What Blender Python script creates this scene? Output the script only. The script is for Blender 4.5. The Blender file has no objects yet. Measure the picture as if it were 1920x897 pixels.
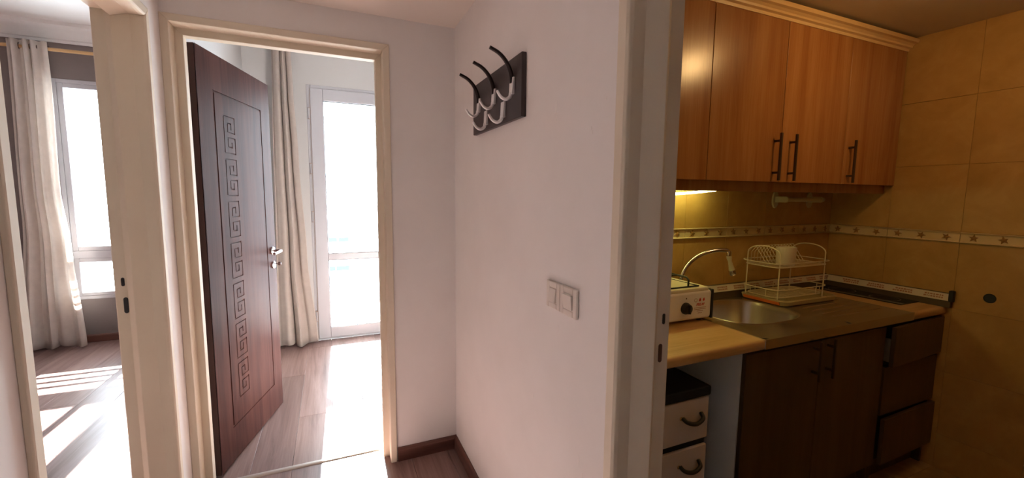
import bpy, math, random
from mathutils import Vector, Matrix
random.seed(7)
SC = bpy.context.scene
COL = SC.collection
R = math.radians

# ------------------------------------------------------------------ camera
CAM_H = 1.40
FPX, YAW, PITCH, ROLL = 789.35, 0.40739, -0.104821, 0.00954
fw = Vector((math.sin(YAW)*math.cos(PITCH), math.cos(YAW)*math.cos(PITCH), math.sin(PITCH)))
r0 = Vector((math.cos(YAW), -math.sin(YAW), 0)); u0 = r0.cross(fw)
rt = r0*math.cos(ROLL) + u0*math.sin(ROLL)
up = u0*math.cos(ROLL) - r0*math.sin(ROLL)
cd = bpy.data.cameras.new('camera'); cam = bpy.data.objects.new('camera', cd); COL.objects.link(cam)
cd.sensor_width = 36; cd.lens = FPX/1920*36; cd.clip_start = 0.02; cd.clip_end = 500
M = Matrix((rt, up, -fw)).transposed().to_4x4(); M.translation = (0, 0, CAM_H)
cam.matrix_world = M
SC.camera = cam

# ------------------------------------------------------------------ sky, sun, exposure
SUN_EL = 30.5
SC.view_settings.view_transform = 'Standard'; SC.view_settings.look = 'None'
SC.view_settings.gamma = 1; SC.view_settings.exposure = 0.9
SC.view_settings.use_curve_mapping = False
wd = bpy.data.worlds.new('sky'); SC.world = wd; wd.use_nodes = True
wb = wd.node_tree.nodes['Background']
wb.inputs[0].default_value = (0.82, 0.91, 1.0, 1); wb.inputs[1].default_value = 12.0
sl = bpy.data.lights.new('sun', 'SUN'); sl.energy = 60; sl.angle = R(0.6); sl.color = (1, 0.985, 0.97)
sun = bpy.data.objects.new('sun', sl); COL.objects.link(sun)
sd = Vector((-0.02, -math.cos(R(SUN_EL)), -math.sin(R(SUN_EL))))
sun.rotation_euler = sd.to_track_quat('-Z', 'Y').to_euler(); sun.location = (0, 12, 8)

# ------------------------------------------------------------------ materials
def nt(name):
    m = bpy.data.materials.new(name); m.use_nodes = True
    t = m.node_tree; b = t.nodes['Principled BSDF']
    return m, t, b
def node(t, k, **kw):
    n = t.nodes.new(k)
    for a, v in kw.items(): setattr(n, a, v)
    return n
def coords(t, scale, rnd=True, loc=(0, 0, 0)):
    tc = node(t, 'ShaderNodeTexCoord'); mp = node(t, 'ShaderNodeMapping')
    mp.inputs['Scale'].default_value = scale; mp.inputs['Location'].default_value = loc
    if rnd:
        oi = node(t, 'ShaderNodeObjectInfo'); mul = node(t, 'ShaderNodeMath', operation='MULTIPLY'); mul.inputs[1].default_value = 37.0
        t.links.new(oi.outputs['Random'], mul.inputs[0])
        ad = node(t, 'ShaderNodeVectorMath', operation='ADD')
        t.links.new(tc.outputs['Object'], ad.inputs[0]); t.links.new(mul.outputs[0], ad.inputs[1])
        t.links.new(ad.outputs[0], mp.inputs['Vector'])
    else:
        t.links.new(tc.outputs['Object'], mp.inputs['Vector'])
    return mp.outputs[0]
def ramp(t, fac, stops):
    r = node(t, 'ShaderNodeValToRGB'); cr = r.color_ramp
    while len(cr.elements) < len(stops): cr.elements.new(0.5)
    for e, (p, c) in zip(cr.elements, stops): e.position = p; e.color = (*c, 1)
    t.links.new(fac, r.inputs[0]); return r.outputs[0]
def noise(t, vec, scale, detail=4, rough=0.6, dist=0):
    n = node(t, 'ShaderNodeTexNoise'); n.inputs['Scale'].default_value = scale
    n.inputs['Detail'].default_value = detail; n.inputs['Roughness'].default_value = rough
    n.inputs['Distortion'].default_value = dist
    t.links.new(vec, n.inputs['Vector']); return n.outputs['Fac']
def bump(t, b, h, strength, dist=0.002):
    n = node(t, 'ShaderNodeBump'); n.inputs['Strength'].default_value = strength; n.inputs['Distance'].default_value = dist
    t.links.new(h, n.inputs['Height']); t.links.new(n.outputs[0], b.inputs['Normal'])
def plain(name, c, rough=0.5, metal=0.0, bmp=0, bscale=200, vary=0.0, spec=0.5):
    m, t, b = nt(name)
    b.inputs['Base Color'].default_value = (*c, 1); b.inputs['Roughness'].default_value = rough
    b.inputs['Metallic'].default_value = metal; b.inputs['Specular IOR Level'].default_value = spec
    v = coords(t, (1, 1, 1), rnd=False)
    if vary:
        f = noise(t, v, 3.0, 5)
        col = ramp(t, f, [(0.3, tuple(x*(1-vary) for x in c)), (0.7, tuple(min(1, x*(1+vary)) for x in c))])
        t.links.new(col, b.inputs['Base Color'])
    if bmp: bump(t, b, noise(t, v, bscale, 3), bmp)
    return m
def wood(name, dark, mid, light, axis='z', rough=0.4, fine=1.0, coat=0.0, bstr=0.15, tone=0.0, spec=0.5):
    m, t, b = nt(name)
    s = {'x': (0.6, 9, 9), 'y': (9, 0.6, 9), 'z': (9, 9, 0.6)}[axis]
    s2 = {'x': (2.5, 160, 160), 'y': (160, 2.5, 160), 'z': (160, 160, 2.5)}[axis]
    v = coords(t, s); v2 = coords(t, s2)
    f1 = noise(t, v, 1.6*fine, 6, 0.62, 0.6); f2 = noise(t, v2, 1.0, 3, 0.6)
    mx = node(t, 'ShaderNodeMath', operation='MULTIPLY_ADD'); mx.inputs[1].default_value = 0.28
    t.links.new(f2, mx.inputs[0]); t.links.new(f1, mx.inputs[2])
    col = ramp(t, mx.outputs[0], [(0.42, dark), (0.62, mid), (0.86, light)])
    if tone:
        oi = node(t, 'ShaderNodeObjectInfo'); mr = node(t, 'ShaderNodeMapRange')
        mr.inputs['To Min'].default_value = 1-tone; mr.inputs['To Max'].default_value = 1+tone
        t.links.new(oi.outputs['Random'], mr.inputs[0])
        vm = node(t, 'ShaderNodeVectorMath', operation='SCALE')
        t.links.new(col, vm.inputs[0]); t.links.new(mr.outputs[0], vm.inputs['Scale']); col = vm.outputs[0]
    t.links.new(col, b.inputs['Base Color'])
    b.inputs['Roughness'].default_value = rough; b.inputs['Coat Weight'].default_value = coat
    b.inputs['Coat Roughness'].default_value = 0.25; b.inputs['Specular IOR Level'].default_value = spec
    bump(t, b, f2, bstr, 0.001)
    return m
def emit(name, c, s):
    m, t, b = nt(name)
    b.inputs['Base Color'].default_value = (*c, 1)
    b.inputs['Emission Color'].default_value = (*c, 1); b.inputs['Emission Strength'].default_value = s
    return m
def glass_mat():
    m, t, b = nt('window_glass'); out = t.nodes['Material Output']; t.nodes.remove(b)
    tr = node(t, 'ShaderNodeBsdfTransparent'); tr.inputs[0].default_value = (0.95, 0.97, 0.97, 1)
    gl = node(t, 'ShaderNodeBsdfGlossy'); gl.inputs['Roughness'].default_value = 0.02
    fr = node(t, 'ShaderNodeFresnel'); fr.inputs[0].default_value = 1.25
    mx = node(t, 'ShaderNodeMixShader')
    t.links.new(fr.outputs[0], mx.inputs[0]); t.links.new(tr.outputs[0], mx.inputs[1]); t.links.new(gl.outputs[0], mx.inputs[2])
    t.links.new(mx.outputs[0], out.inputs[0]); return m
def cloth(name, c, trans=0.35):
    m, t, b = nt(name); out = t.nodes['Material Output']
    v = coords(t, (1, 1, 1), rnd=False)
    f = noise(t, v, 14, 4)
    col = ramp(t, f, [(0.3, tuple(x*0.9 for x in c)), (0.7, c)])
    t.links.new(col, b.inputs['Base Color']); b.inputs['Roughness'].default_value = 0.9
    b.inputs['Specular IOR Level'].default_value = 0.1
    w = node(t, 'ShaderNodeTexWave'); w.inputs['Scale'].default_value = 300; t.links.new(v, w.inputs['Vector'])
    bump(t, b, w.outputs['Fac'], 0.08, 0.0005)
    tl = node(t, 'ShaderNodeBsdfTranslucent'); t.links.new(col, tl.inputs[0])
    mx = node(t, 'ShaderNodeMixShader'); mx.inputs[0].default_value = trans
    t.links.new(b.outputs[0], mx.inputs[1]); t.links.new(tl.outputs[0], mx.inputs[2]); t.links.new(mx.outputs[0], out.inputs[0])
    return m
def tile_mat(name, a, b_, c):
    m, t, b = nt(name)
    v = coords(t, (1, 1, 1)); f = noise(t, v, 5.0, 7, 0.62, 0.8); g = noise(t, v, 26.0, 4, 0.6)
    mx = node(t, 'ShaderNodeMath', operation='MULTIPLY_ADD'); mx.inputs[1].default_value = 0.3
    t.links.new(g, mx.inputs[0]); t.links.new(f, mx.inputs[2])
    t.links.new(ramp(t, mx.outputs[0], [(0.42, a), (0.64, b_), (0.85, c)]), b.inputs['Base Color'])
    b.inputs['Roughness'].default_value = 0.42; bump(t, b, g, 0.08, 0.001); return m

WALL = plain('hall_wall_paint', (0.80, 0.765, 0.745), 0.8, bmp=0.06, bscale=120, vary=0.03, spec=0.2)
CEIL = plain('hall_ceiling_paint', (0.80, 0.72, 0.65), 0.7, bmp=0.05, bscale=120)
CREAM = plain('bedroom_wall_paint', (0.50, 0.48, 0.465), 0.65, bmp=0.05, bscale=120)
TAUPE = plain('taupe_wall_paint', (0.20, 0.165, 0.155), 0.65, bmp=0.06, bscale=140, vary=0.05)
WHITEC = plain('white_ceiling_paint', (0.80, 0.78, 0.76), 0.8)
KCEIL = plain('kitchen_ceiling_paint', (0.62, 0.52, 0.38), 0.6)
FRAME = plain('cream_gloss_door_frame_paint', (0.72, 0.635, 0.51), 0.62, bmp=0.04, bscale=60, vary=0.03, spec=0.2)
UPVC = plain('white_upvc', (0.44, 0.425, 0.445), 0.35)
RUBBER = plain('black_rubber', (0.02, 0.02, 0.022), 0.5)
GLASS = glass_mat()
LAM = wood('laminate_floor', (0.15, 0.082, 0.070), (0.245, 0.148, 0.130), (0.34, 0.225, 0.20), 'y', 0.33, 1.2, tone=0.16, bstr=0.1)
BASEB = wood('dark_baseboard_wood', (0.07, 0.024, 0.018), (0.12, 0.045, 0.033), (0.17, 0.07, 0.052), 'x', 0.4, 1.0, bstr=0.05)
BASEBY = wood('dark_baseboard_wood_lengthwise', (0.07, 0.024, 0.018), (0.12, 0.045, 0.033), (0.17, 0.07, 0.052), 'y', 0.4, 1.0, bstr=0.05)
LEAFW = wood('walnut_door_foil', (0.044, 0.016, 0.013), (0.073, 0.027, 0.022), (0.106, 0.042, 0.034), 'z', 0.45, 1.0, bstr=0.25, spec=0.06)
LEAFE = plain('dark_door_edge', (0.05, 0.02, 0.022), 0.45)
CABW = wood('warm_cherry_cabinet_wood', (0.30, 0.11, 0.03), (0.42, 0.175, 0.055), (0.52, 0.25, 0.09), 'z', 0.24, 0.7, bstr=0.06, tone=0.06, spec=0.7)
CROWN = wood('honey_crown_wood', (0.74, 0.46, 0.20), (0.82, 0.55, 0.27), (0.88, 0.63, 0.34), 'x', 0.35, 0.7)
LOWW = wood('dark_lower_cabinet_wood', (0.055, 0.034, 0.018), (0.078, 0.049, 0.026), (0.105, 0.067, 0.037), 'z', 0.4, 0.8, tone=0.1)
TOPW = wood('worktop_laminate', (0.50, 0.28, 0.11), (0.60, 0.36, 0.16), (0.68, 0.44, 0.22), 'x', 0.38, 1.6)
MELA = plain('grey_white_melamine', (0.84, 0.87, 0.90), 0.45)
STEEL = plain('brushed_steel', (0.58, 0.51, 0.44), 0.27, 0.95, bmp=0.05, bscale=300)
HOOKM = plain('bright_satin_hook_metal', (0.85, 0.84, 0.84), 0.38, 0.55)
CHROME = plain('chrome', (0.75, 0.75, 0.76), 0.16, 1.0)
SATIN = plain('satin_nickel', (0.62, 0.60, 0.58), 0.34, 0.9)
BRONZE = plain('dark_bronze_handle', (0.10, 0.065, 0.04), 0.4, 0.6)
BLACK = plain('black_plastic', (0.012, 0.012, 0.014), 0.45)
BLACKGL = plain('black_hob_glass', (0.012, 0.011, 0.010), 0.08)
RACKB = plain('dark_brown_lacquer_board', (0.030, 0.019, 0.020), 0.35)
PRONG = plain('black_brown_hook_metal', (0.022, 0.014, 0.013), 0.32, 0.5)
WPLAST = plain('white_switch_plastic', (0.74, 0.68, 0.62), 0.3)
CREAMP = plain('cream_plastic', (0.62, 0.55, 0.36), 0.4)
ENAMEL = plain('white_enamel', (0.90, 0.88, 0.86), 0.28)
ENAMELT = plain('white_enamel_hob_plate', (0.80, 0.76, 0.58), 0.25)
WIRE = plain('cream_coated_wire', (0.72, 0.62, 0.42), 0.35)
TRAYP = plain('translucent_beige_tray_plastic', (0.42, 0.33, 0.17), 0.4)
ORANGE = plain('orange_tray_stripe', (0.72, 0.17, 0.03), 0.4)
CUPW = plain('white_cup_ceramic', (0.74, 0.63, 0.47), 0.55)
RED = plain('red_print', (0.60, 0.04, 0.03), 0.5)
REDB = plain('faded_brown_print', (0.40, 0.18, 0.12), 0.5)
GREYP = plain('grey_print', (0.42, 0.33, 0.27), 0.5)
DARKP = plain('dark_strip_print', (0.09, 0.06, 0.03), 0.5)
SEALW = plain('white_seal_strip', (0.68, 0.60, 0.48), 0.4)
FABB = plain('black_box_fabric', (0.006, 0.008, 0.016), 0.9, bmp=0.2, bscale=500)
FABW = plain('beige_box_fabric', (0.58, 0.51, 0.47), 0.9, bmp=0.15, bscale=500)
CURT = cloth('cream_curtain_cloth', (0.86, 0.79, 0.73), 0.45)
CURT2 = cloth('beige_curtain_cloth', (0.57, 0.485, 0.43), 0.25)
RODW = wood('pale_pine_rod', (0.50, 0.29, 0.12), (0.62, 0.39, 0.18), (0.7, 0.47, 0.25), 'x', 0.5)
TILE = tile_mat('ochre_marbled_tile', (0.42, 0.235, 0.06), (0.48, 0.275, 0.078), (0.54, 0.325, 0.105))
TILEF = tile_mat('tan_floor_tile', (0.30, 0.18, 0.07), (0.40, 0.26, 0.11), (0.5, 0.34, 0.17))
GROUT = plain('tan_grout', (0.40, 0.235, 0.075), 0.9)
BORD = plain('cream_border_tile', (0.66, 0.50, 0.27), 0.45, vary=0.06)
BLEAF = plain('brown_leaf_relief', (0.30, 0.15, 0.045), 0.5)
BMOLD = plain('ochre_border_moulding', (0.52, 0.32, 0.10), 0.4)
CHIP = plain('bare_plaster_chip', (0.82, 0.78, 0.75), 0.9)
BALC = plain('pale_concrete', (0.72, 0.72, 0.70), 0.8, vary=0.05)
FARW = plain('white_far_render', (0.85, 0.85, 0.84), 0.9)
FARB = plain('blue_grey_far_glass', (0.045, 0.065, 0.10), 0.7, spec=0.1)
RAILM = plain('white_rail_metal', (0.7, 0.7, 0.72), 0.4)
STRIPM = plain('threshold_metal', (0.48, 0.42, 0.38), 0.35, 0.6)
KEYM = plain('brown_key_plastic', (0.10, 0.05, 0.04), 0.4)

# ------------------------------------------------------------------ mesh helpers
def empty(name, loc, rz=0.0):
    o = bpy.data.objects.new(name, None); COL.objects.link(o); o.location = loc; o.rotation_euler = (0, 0, rz)
    o.empty_display_size = 0.05
    return o
def tag(o, label, cat, group=None, kind=None):
    o['label'] = label; o['category'] = cat
    if group: o['group'] = group
    if kind: o['kind'] = kind
    return o
def struct(o, label, cat): return tag(o, label, cat, kind='structure')
def wloc(o):
    v = Vector((0, 0, 0))
    while o is not None: v += o.location; o = o.parent
    return v
class MB:
    def __init__(s): s.v = []; s.f = []
    def add(s, vs, fs):
        n = len(s.v); s.v += [tuple(p) for p in vs]; s.f += [tuple(i+n for i in q) for q in fs]; return s
    def box(s, x0, x1, y0, y1, z0, z1):
        return s.add([(x0,y0,z0),(x1,y0,z0),(x1,y1,z0),(x0,y1,z0),(x0,y0,z1),(x1,y0,z1),(x1,y1,z1),(x0,y1,z1)],
                     [(3,2,1,0),(4,5,6,7),(0,1,5,4),(1,2,6,5),(2,3,7,6),(3,0,4,7)])
    def prism(s, prof, fn, a, b):
        """closed 2-D profile swept between a and b; fn(p, q, t) -> xyz"""
        n = len(prof)
        fa_ = a if callable(a) else (lambda p, q: a); fb_ = b if callable(b) else (lambda p, q: b)
        vs = [fn(p, q, fa_(p, q)) for p, q in prof] + [fn(p, q, fb_(p, q)) for p, q in prof]
        fs = [(i, (i+1) % n, n+(i+1) % n, n+i) for i in range(n)] + [tuple(range(n))[::-1], tuple(range(n, 2*n))]
        return s.add(vs, fs)
    def tube(s, pts, r, n=8, closed=False):
        pts = [Vector(p) for p in pts]; m = len(pts); rs = r if isinstance(r, (list, tuple)) else [r]*m
        rings = []; prev = None
        for i, p in enumerate(pts):
            a = pts[(i-1) % m] if (closed or i > 0) else p; c = pts[(i+1) % m] if (closed or i < m-1) else p
            d = (c-a).normalized()
            if prev is None:
                h = Vector((0, 0, 1)) if abs(d.z) < 0.9 else Vector((1, 0, 0)); x = d.cross(h).normalized()
            else:
                x = (prev - d*prev.dot(d)).normalized()
            prev = x; y = d.cross(x)
            rings.append([p + (x*math.cos(2*math.pi*k/n) + y*math.sin(2*math.pi*k/n))*rs[i] for k in range(n)])
        vs = [q for rg in rings for q in rg]; fs = []
        for i in range(m if closed else m-1):
            j = (i+1) % m
            for k in range(n): fs.append((i*n+k, i*n+(k+1) % n, j*n+(k+1) % n, j*n+k))
        if not closed: fs += [tuple(range(n))[::-1], tuple((m-1)*n+k for k in range(n))]
        return s.add(vs, fs)
    def lathe(s, prof, o=(0,0,0), ax=(0,0,1), n=24, cap=True):
        ax = Vector(ax).normalized(); h = Vector((0,0,1)) if abs(ax.z) < 0.9 else Vector((1,0,0))
        x = ax.cross(h).normalized(); y = ax.cross(x); o = Vector(o); m = len(prof)
        vs = [o + ax*t + (x*math.cos(2*math.pi*k/n)+y*math.sin(2*math.pi*k/n))*rr for rr, t in prof for k in range(n)]
        fs = [(i*n+k, i*n+(k+1) % n, (i+1)*n+(k+1) % n, (i+1)*n+k) for i in range(m-1) for k in range(n)]
        if cap: fs += [tuple(range(n))[::-1], tuple((m-1)*n+k for k in range(n))]
        return s.add(vs, fs)
    def build(s, name, mat, parent=None, bevel=0.0, smooth=False, seg=2, local=False, flat=False):
        me = bpy.data.meshes.new(name)
        off = Vector((0, 0, 0)) if (parent is None or local) else wloc(parent)
        me.from_pydata([tuple(Vector(p)-off) for p in s.v], [], s.f); me.materials.append(mat)
        import bmesh
        bm = bmesh.new(); bm.from_mesh(me); bmesh.ops.recalc_face_normals(bm, faces=bm.faces); bm.to_mesh(me); bm.free()
        o = bpy.data.objects.new(name, me); COL.objects.link(o)
        if parent is not None: o.parent = parent
        if smooth:
            me.polygons.foreach_set('use_smooth', [True]*len(me.polygons))
            try: me.set_sharp_from_angle(angle=R(40))
            except Exception: pass
        if bevel:
            b = o.modifiers.new('bevel', 'BEVEL'); b.width = bevel; b.segments = seg; b.limit_method = 'ANGLE'; b.angle_limit = R(40)
            if flat: return o
            me.polygons.foreach_set('use_smooth', [True]*len(me.polygons))
            w = o.modifiers.new('wn', 'WEIGHTED_NORMAL'); w.keep_sharp = False
        return o
def arc(c, r, a0, a1, n, fn): return [fn(c[0]+r*math.cos(R(a0+(a1-a0)*i/n)), c[1]+r*math.sin(R(a0+(a1-a0)*i/n))) for i in range(n+1)]
def spline(pts, n=8):
    """Catmull-Rom through pts"""
    P = [Vector(p) for p in pts]; P = [2*P[0]-P[1]] + P + [2*P[-1]-P[-2]]; out = []
    for i in range(1, len(P)-2):
        for k in range(n):
            t = k/n; a, b, c, d = P[i-1], P[i], P[i+1], P[i+2]
            out.append(0.5*((2*b)+(c-a)*t+(2*a-5*b+4*c-d)*t*t+(3*b-a-3*c+d)*t**3))
    out.append(P[-2]); return out
def text_obj(name, body, size, mat, parent, mw, extrude=0.0004, shear=0.0):
    cu = bpy.data.curves.new(name, 'FONT'); cu.body = body; cu.size = size; cu.extrude = extrude; cu.shear = shear
    cu.align_x = 'CENTER'; cu.offset = size*0.018
    tmp = bpy.data.objects.new(name, cu); COL.objects.link(tmp)
    dg = bpy.context.evaluated_depsgraph_get(); me = bpy.data.meshes.new_from_object(tmp.evaluated_get(dg))
    bpy.data.objects.remove(tmp); bpy.data.curves.remove(cu)
    me.transform(Matrix.Translation(-wloc(parent)) @ mw); me.materials.clear(); me.materials.append(mat)
    o = bpy.data.objects.new(name, me); COL.objects.link(o); o.parent = parent; return o

# ------------------------------------------------------------------ dimensions (metres)
HX0, HX1 = -0.594, 0.602          # hall side walls
HY = 2.15                         # hall back wall
HCEIL = 2.228
T_BACK = 0.18
KX, KY = 2.87, 1.63               # kitchen right and back wall
KCE = 2.245
LT = 0.128                        # left wall thickness
RTK = 0.133                       # right wall thickness
BY = 4.30                         # balcony-door wall
LY = 5.03                         # window wall of the room on the left
RCE = 2.81

# ------------------------------------------------------------------ structure: walls
w = MB()
w.box(-0.722, -0.590, HY, HY+T_BACK, 0, 2.9).box(0.274, 3.0, HY, HY+T_BACK, 0, 2.9).box(-0.590, 0.274, HY, HY+T_BACK, 2.085, 2.9)
wall_back = struct(w.build('wall_hall_back', WALL), 'pinkish cream hall wall around the doorway with the brown door', 'wall')
w = MB()
w.box(HX0-LT, HX0, -1.4, 1.165, 0, 2.9).box(HX0-LT, HX0, 1.977, HY, 0, 2.9).box(HX0-LT, HX0, 1.165, 1.977, 2.04, 2.9)
struct(w.build('wall_hall_left', WALL), 'hall wall with the doorway to the taupe room', 'wall')
w = MB()
w.box(HX1, HX1+RTK, 0.777, HY, 0, 2.9).box(HX1, HX1+RTK, -1.4, -0.04, 0, 2.9).box(HX1, HX1+RTK, -0.04, 0.777, 2.06, 2.9)
wall_right = struct(w.build('wall_hall_right', WALL), 'pinkish cream hall wall carrying the coat rack and switches', 'wall')
struct(MB().box(HX0-LT, HX1+RTK, -1.5, -1.4, 0, 2.9).build('wall_hall_front', WALL), 'hall end wall opposite the brown door', 'wall')
struct(MB().box(HX0, HX1, -1.4, HY, HCEIL, HCEIL+0.05).build('ceiling_hall', CEIL), 'warm cream painted hall ceiling', 'ceiling')
# paint chips on the coat-rack wall
for (y, z, sy, sz) in [(1.086, 1.648, .006, .028), (1.083, 1.618, .004, .012), (1.0, 1.569, .005, .006), (.901, 1.556, .006, .008), (.905, 1.566, .003, .007),
                       (.795, 1.552, .009, .022), (1.049, 1.012, .004, .012), (.847, 1.627, .004, .006), (1.203, .729, .003, .012), (.92, .676, .003, .02), (.90, .64, .003, .016)]:
    pts = []
    for k in range(9):
        a = 2*math.pi*k/9; rr = random.uniform(0.6, 1.0)
        pts.append((y+sy*math.cos(a)*rr, z+sz*math.sin(a)*rr))
    MB().prism(pts, lambda p, q, t: (t, p, q), HX1-0.0006, HX1+0.002).build('paint_chip', CHIP, wall_right)

# rooms behind
w = MB()
w.box(-0.75, -0.648, HY+T_BACK, LY+0.2, 0, 2.9)
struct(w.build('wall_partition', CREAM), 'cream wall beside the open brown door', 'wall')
w = MB()
w.box(-0.648, -0.165, BY, BY+0.2, 0, 2.9).box(0.80, 3.0, BY, BY+0.2, 0, 2.9).box(-0.165, 0.80, BY, BY+0.2, 2.365, 2.9)
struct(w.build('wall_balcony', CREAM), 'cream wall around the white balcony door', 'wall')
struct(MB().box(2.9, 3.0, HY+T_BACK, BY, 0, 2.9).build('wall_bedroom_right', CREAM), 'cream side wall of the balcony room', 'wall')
struct(MB().box(-0.648, 2.9, HY+T_BACK, BY, RCE, RCE+0.06).build('ceiling_bedroom', WHITEC), 'white ceiling of the balcony room', 'ceiling')
w = MB()
w.box(-3.7, -2.182, LY, LY+0.2, 0, 2.9).box(-0.85, -0.75, LY, LY+0.2, 0, 2.9).box(-2.182, -0.85, LY, LY+0.2, 2.365, 2.9).box(-2.182, -0.85, LY, LY+0.2, 0, 0.405)
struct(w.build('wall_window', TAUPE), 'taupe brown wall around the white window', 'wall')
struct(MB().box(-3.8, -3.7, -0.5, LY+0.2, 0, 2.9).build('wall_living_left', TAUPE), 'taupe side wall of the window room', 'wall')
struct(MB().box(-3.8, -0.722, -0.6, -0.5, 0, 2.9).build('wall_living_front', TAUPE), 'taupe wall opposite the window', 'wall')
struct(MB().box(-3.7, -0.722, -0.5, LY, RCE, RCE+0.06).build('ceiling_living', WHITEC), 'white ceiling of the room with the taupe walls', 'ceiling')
# cove moulding along the window wall
prof = [(0, 0), (0, -0.145), (-0.012, -0.145), (-0.014, -0.125), (-0.03, -0.12)] + [(-0.03-0.075*(1-math.cos(R(a))), -0.12+0.085*math.sin(R(a))) for a in range(10, 91, 10)] + [(-0.125, -0.03), (-0.125, 0)]
struct(MB().prism(prof, lambda p, q, t: (t, LY+p, RCE+q), -3.7, -0.75).build('trim_cove', WHITEC, smooth=True), 'white cove moulding above the curtain rod', 'moulding')

# kitchen shell
def tiles_wall(parent, horizontal, fix, a0, a1, origin, rows, mat, kind='tile', thick=0.008):
    """tiles of 0.30 m; horizontal = axis letter, fix = plane of the face, rows = list of (z0, z1)"""
    cache = {}
    edges = []; e = origin
    while e > a0+0.001: edges.append((max(a0, e-0.30), e)); e -= 0.30
    for (p, q) in edges:
        for (z0, z1) in rows:
            key = (round(q-p, 3), round(z1-z0, 3))
            wd_, ht = q-p-0.0009, z1-z0-0.0009
            if key not in cache:
                if horizontal == 'x': m = MB().box(-wd_/2, wd_/2, 0, thick, -ht/2, ht/2)
                else: m = MB().box(0, thick, -wd_/2, wd_/2, -ht/2, ht/2)
                o = m.build(kind, mat, parent, bevel=0.0007, seg=1, local=True, flat=True); cache[key] = o.data
            else:
                o = bpy.data.objects.new(kind, cache[key]); COL.objects.link(o); o.parent = parent
                b = o.modifiers.new('bevel', 'BEVEL'); b.width = 0.0007; b.segments = 1; b.limit_method = 'ANGLE'
            c = (p+q)/2
            o.location = (c, fix, (z0+z1)/2) if horizontal == 'x' else (fix, c, (z0+z1)/2)
BZ0, BZ1 = 1.182, 1.238
rows = [(BZ1, BZ1+.333), (BZ1+.333, BZ1+.666), (BZ1+.666, KCE), (BZ0-.333, BZ0), (BZ0-.666, BZ0-.333), (BZ0-.999, BZ0-.666), (0, BZ0-.999)]
w = MB().box(HX1+RTK, KX+0.12, KY+0.007, KY+0.10, 0, 2.9)
kback = struct(w.build('wall_kitchen_back', GROUT), 'ochre tiled kitchen wall behind the sink', 'wall')
tiles_wall(kback, 'x', KY, HX1+RTK, KX, KX, rows, TILE)
w = MB().box(KX+0.007, KX+0.12, -1.0, KY+0.007, 0, 2.9)
kright = struct(w.build('wall_kitchen_right', GROUT), 'ochre tiled kitchen end wall with a leaf border', 'wall')
tiles_wall(kright, 'y', KX, -1.0, KY, KY, rows, TILE)
struct(MB().box(HX1+RTK, KX+0.12, -1.1, -1.0, 0, 2.9).build('wall_kitchen_front', TILE), 'ochre kitchen wall facing the sink', 'wall')
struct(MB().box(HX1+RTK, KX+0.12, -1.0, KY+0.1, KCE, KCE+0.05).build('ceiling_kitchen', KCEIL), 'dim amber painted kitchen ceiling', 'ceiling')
# border: cream strip tiles with rope mouldings and leaf reliefs
def leaf_shape(s):
    pts = []
    for k in range(10):
        a = math.pi/2 + 2*math.pi*k/10
        rr = s*(1.0 if k % 2 == 0 else 0.42)*(0.8 if k == 0 else 1.0)
        pts.append((rr*math.cos(a), rr*math.sin(a)))
    pts[5:5] = [(0.10*s, -0.9*s), (0.02*s, -0.9*s)][:0]
    return pts
def border(parent, horizontal, n):
    for i in range(n):
        q = (KX if horizontal == 'x' else KY) - 0.30*i; p = q-0.298
        if horizontal == 'x' and p < HX1+RTK: p = HX1+RTK
        fn = (lambda a, d, z: (a, KY-d, z)) if horizontal == 'x' else (lambda a, d, z: (KX-d, a, z))
        prof = [(-0.008, BZ0+.001), (0.006, BZ0+.001), (0.009, BZ0+.004), (0.006, BZ0+.008), (0.001, BZ0+.009), (0.001, BZ1-.009), (0.006, BZ1-.008), (0.009, BZ1-.004), (0.006, BZ1-.001), (-0.008, BZ1-.001)]
        bt = MB().prism(prof, lambda d, z, t: fn(t, d, z), p, q-.001).build('border_tile', BORD, parent)
        for k in range(3):
            c = q-0.05-0.10*k - (0.0 if horizontal == 'x' else -0.002)
            if c < p+0.01: continue
            sh = leaf_shape(0.021); ro = random.uniform(0, 6.28); ca, sa = math.cos(ro), math.sin(ro)
            sh = [(x*ca-y*sa, x*sa+y*ca) for x, y in sh]
            m = MB(); zc = (BZ0+BZ1)/2
            m.add([fn(c+x, 0.001, zc+y) for x, y in sh] + [fn(c+x*.86, 0.0045, zc+y*.86) for x, y in sh] + [fn(c, 0.0065, zc)],
                  [(j, (j+1) % 10, 10+(j+1) % 10, 10+j) for j in range(10)] + [(10+j, 10+(j+1) % 10, 20) for j in range(10)])
            m.build('leaf_relief', BLEAF, bt)
border(kback, 'x', 8); border(kright, 'y', 9)

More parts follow.
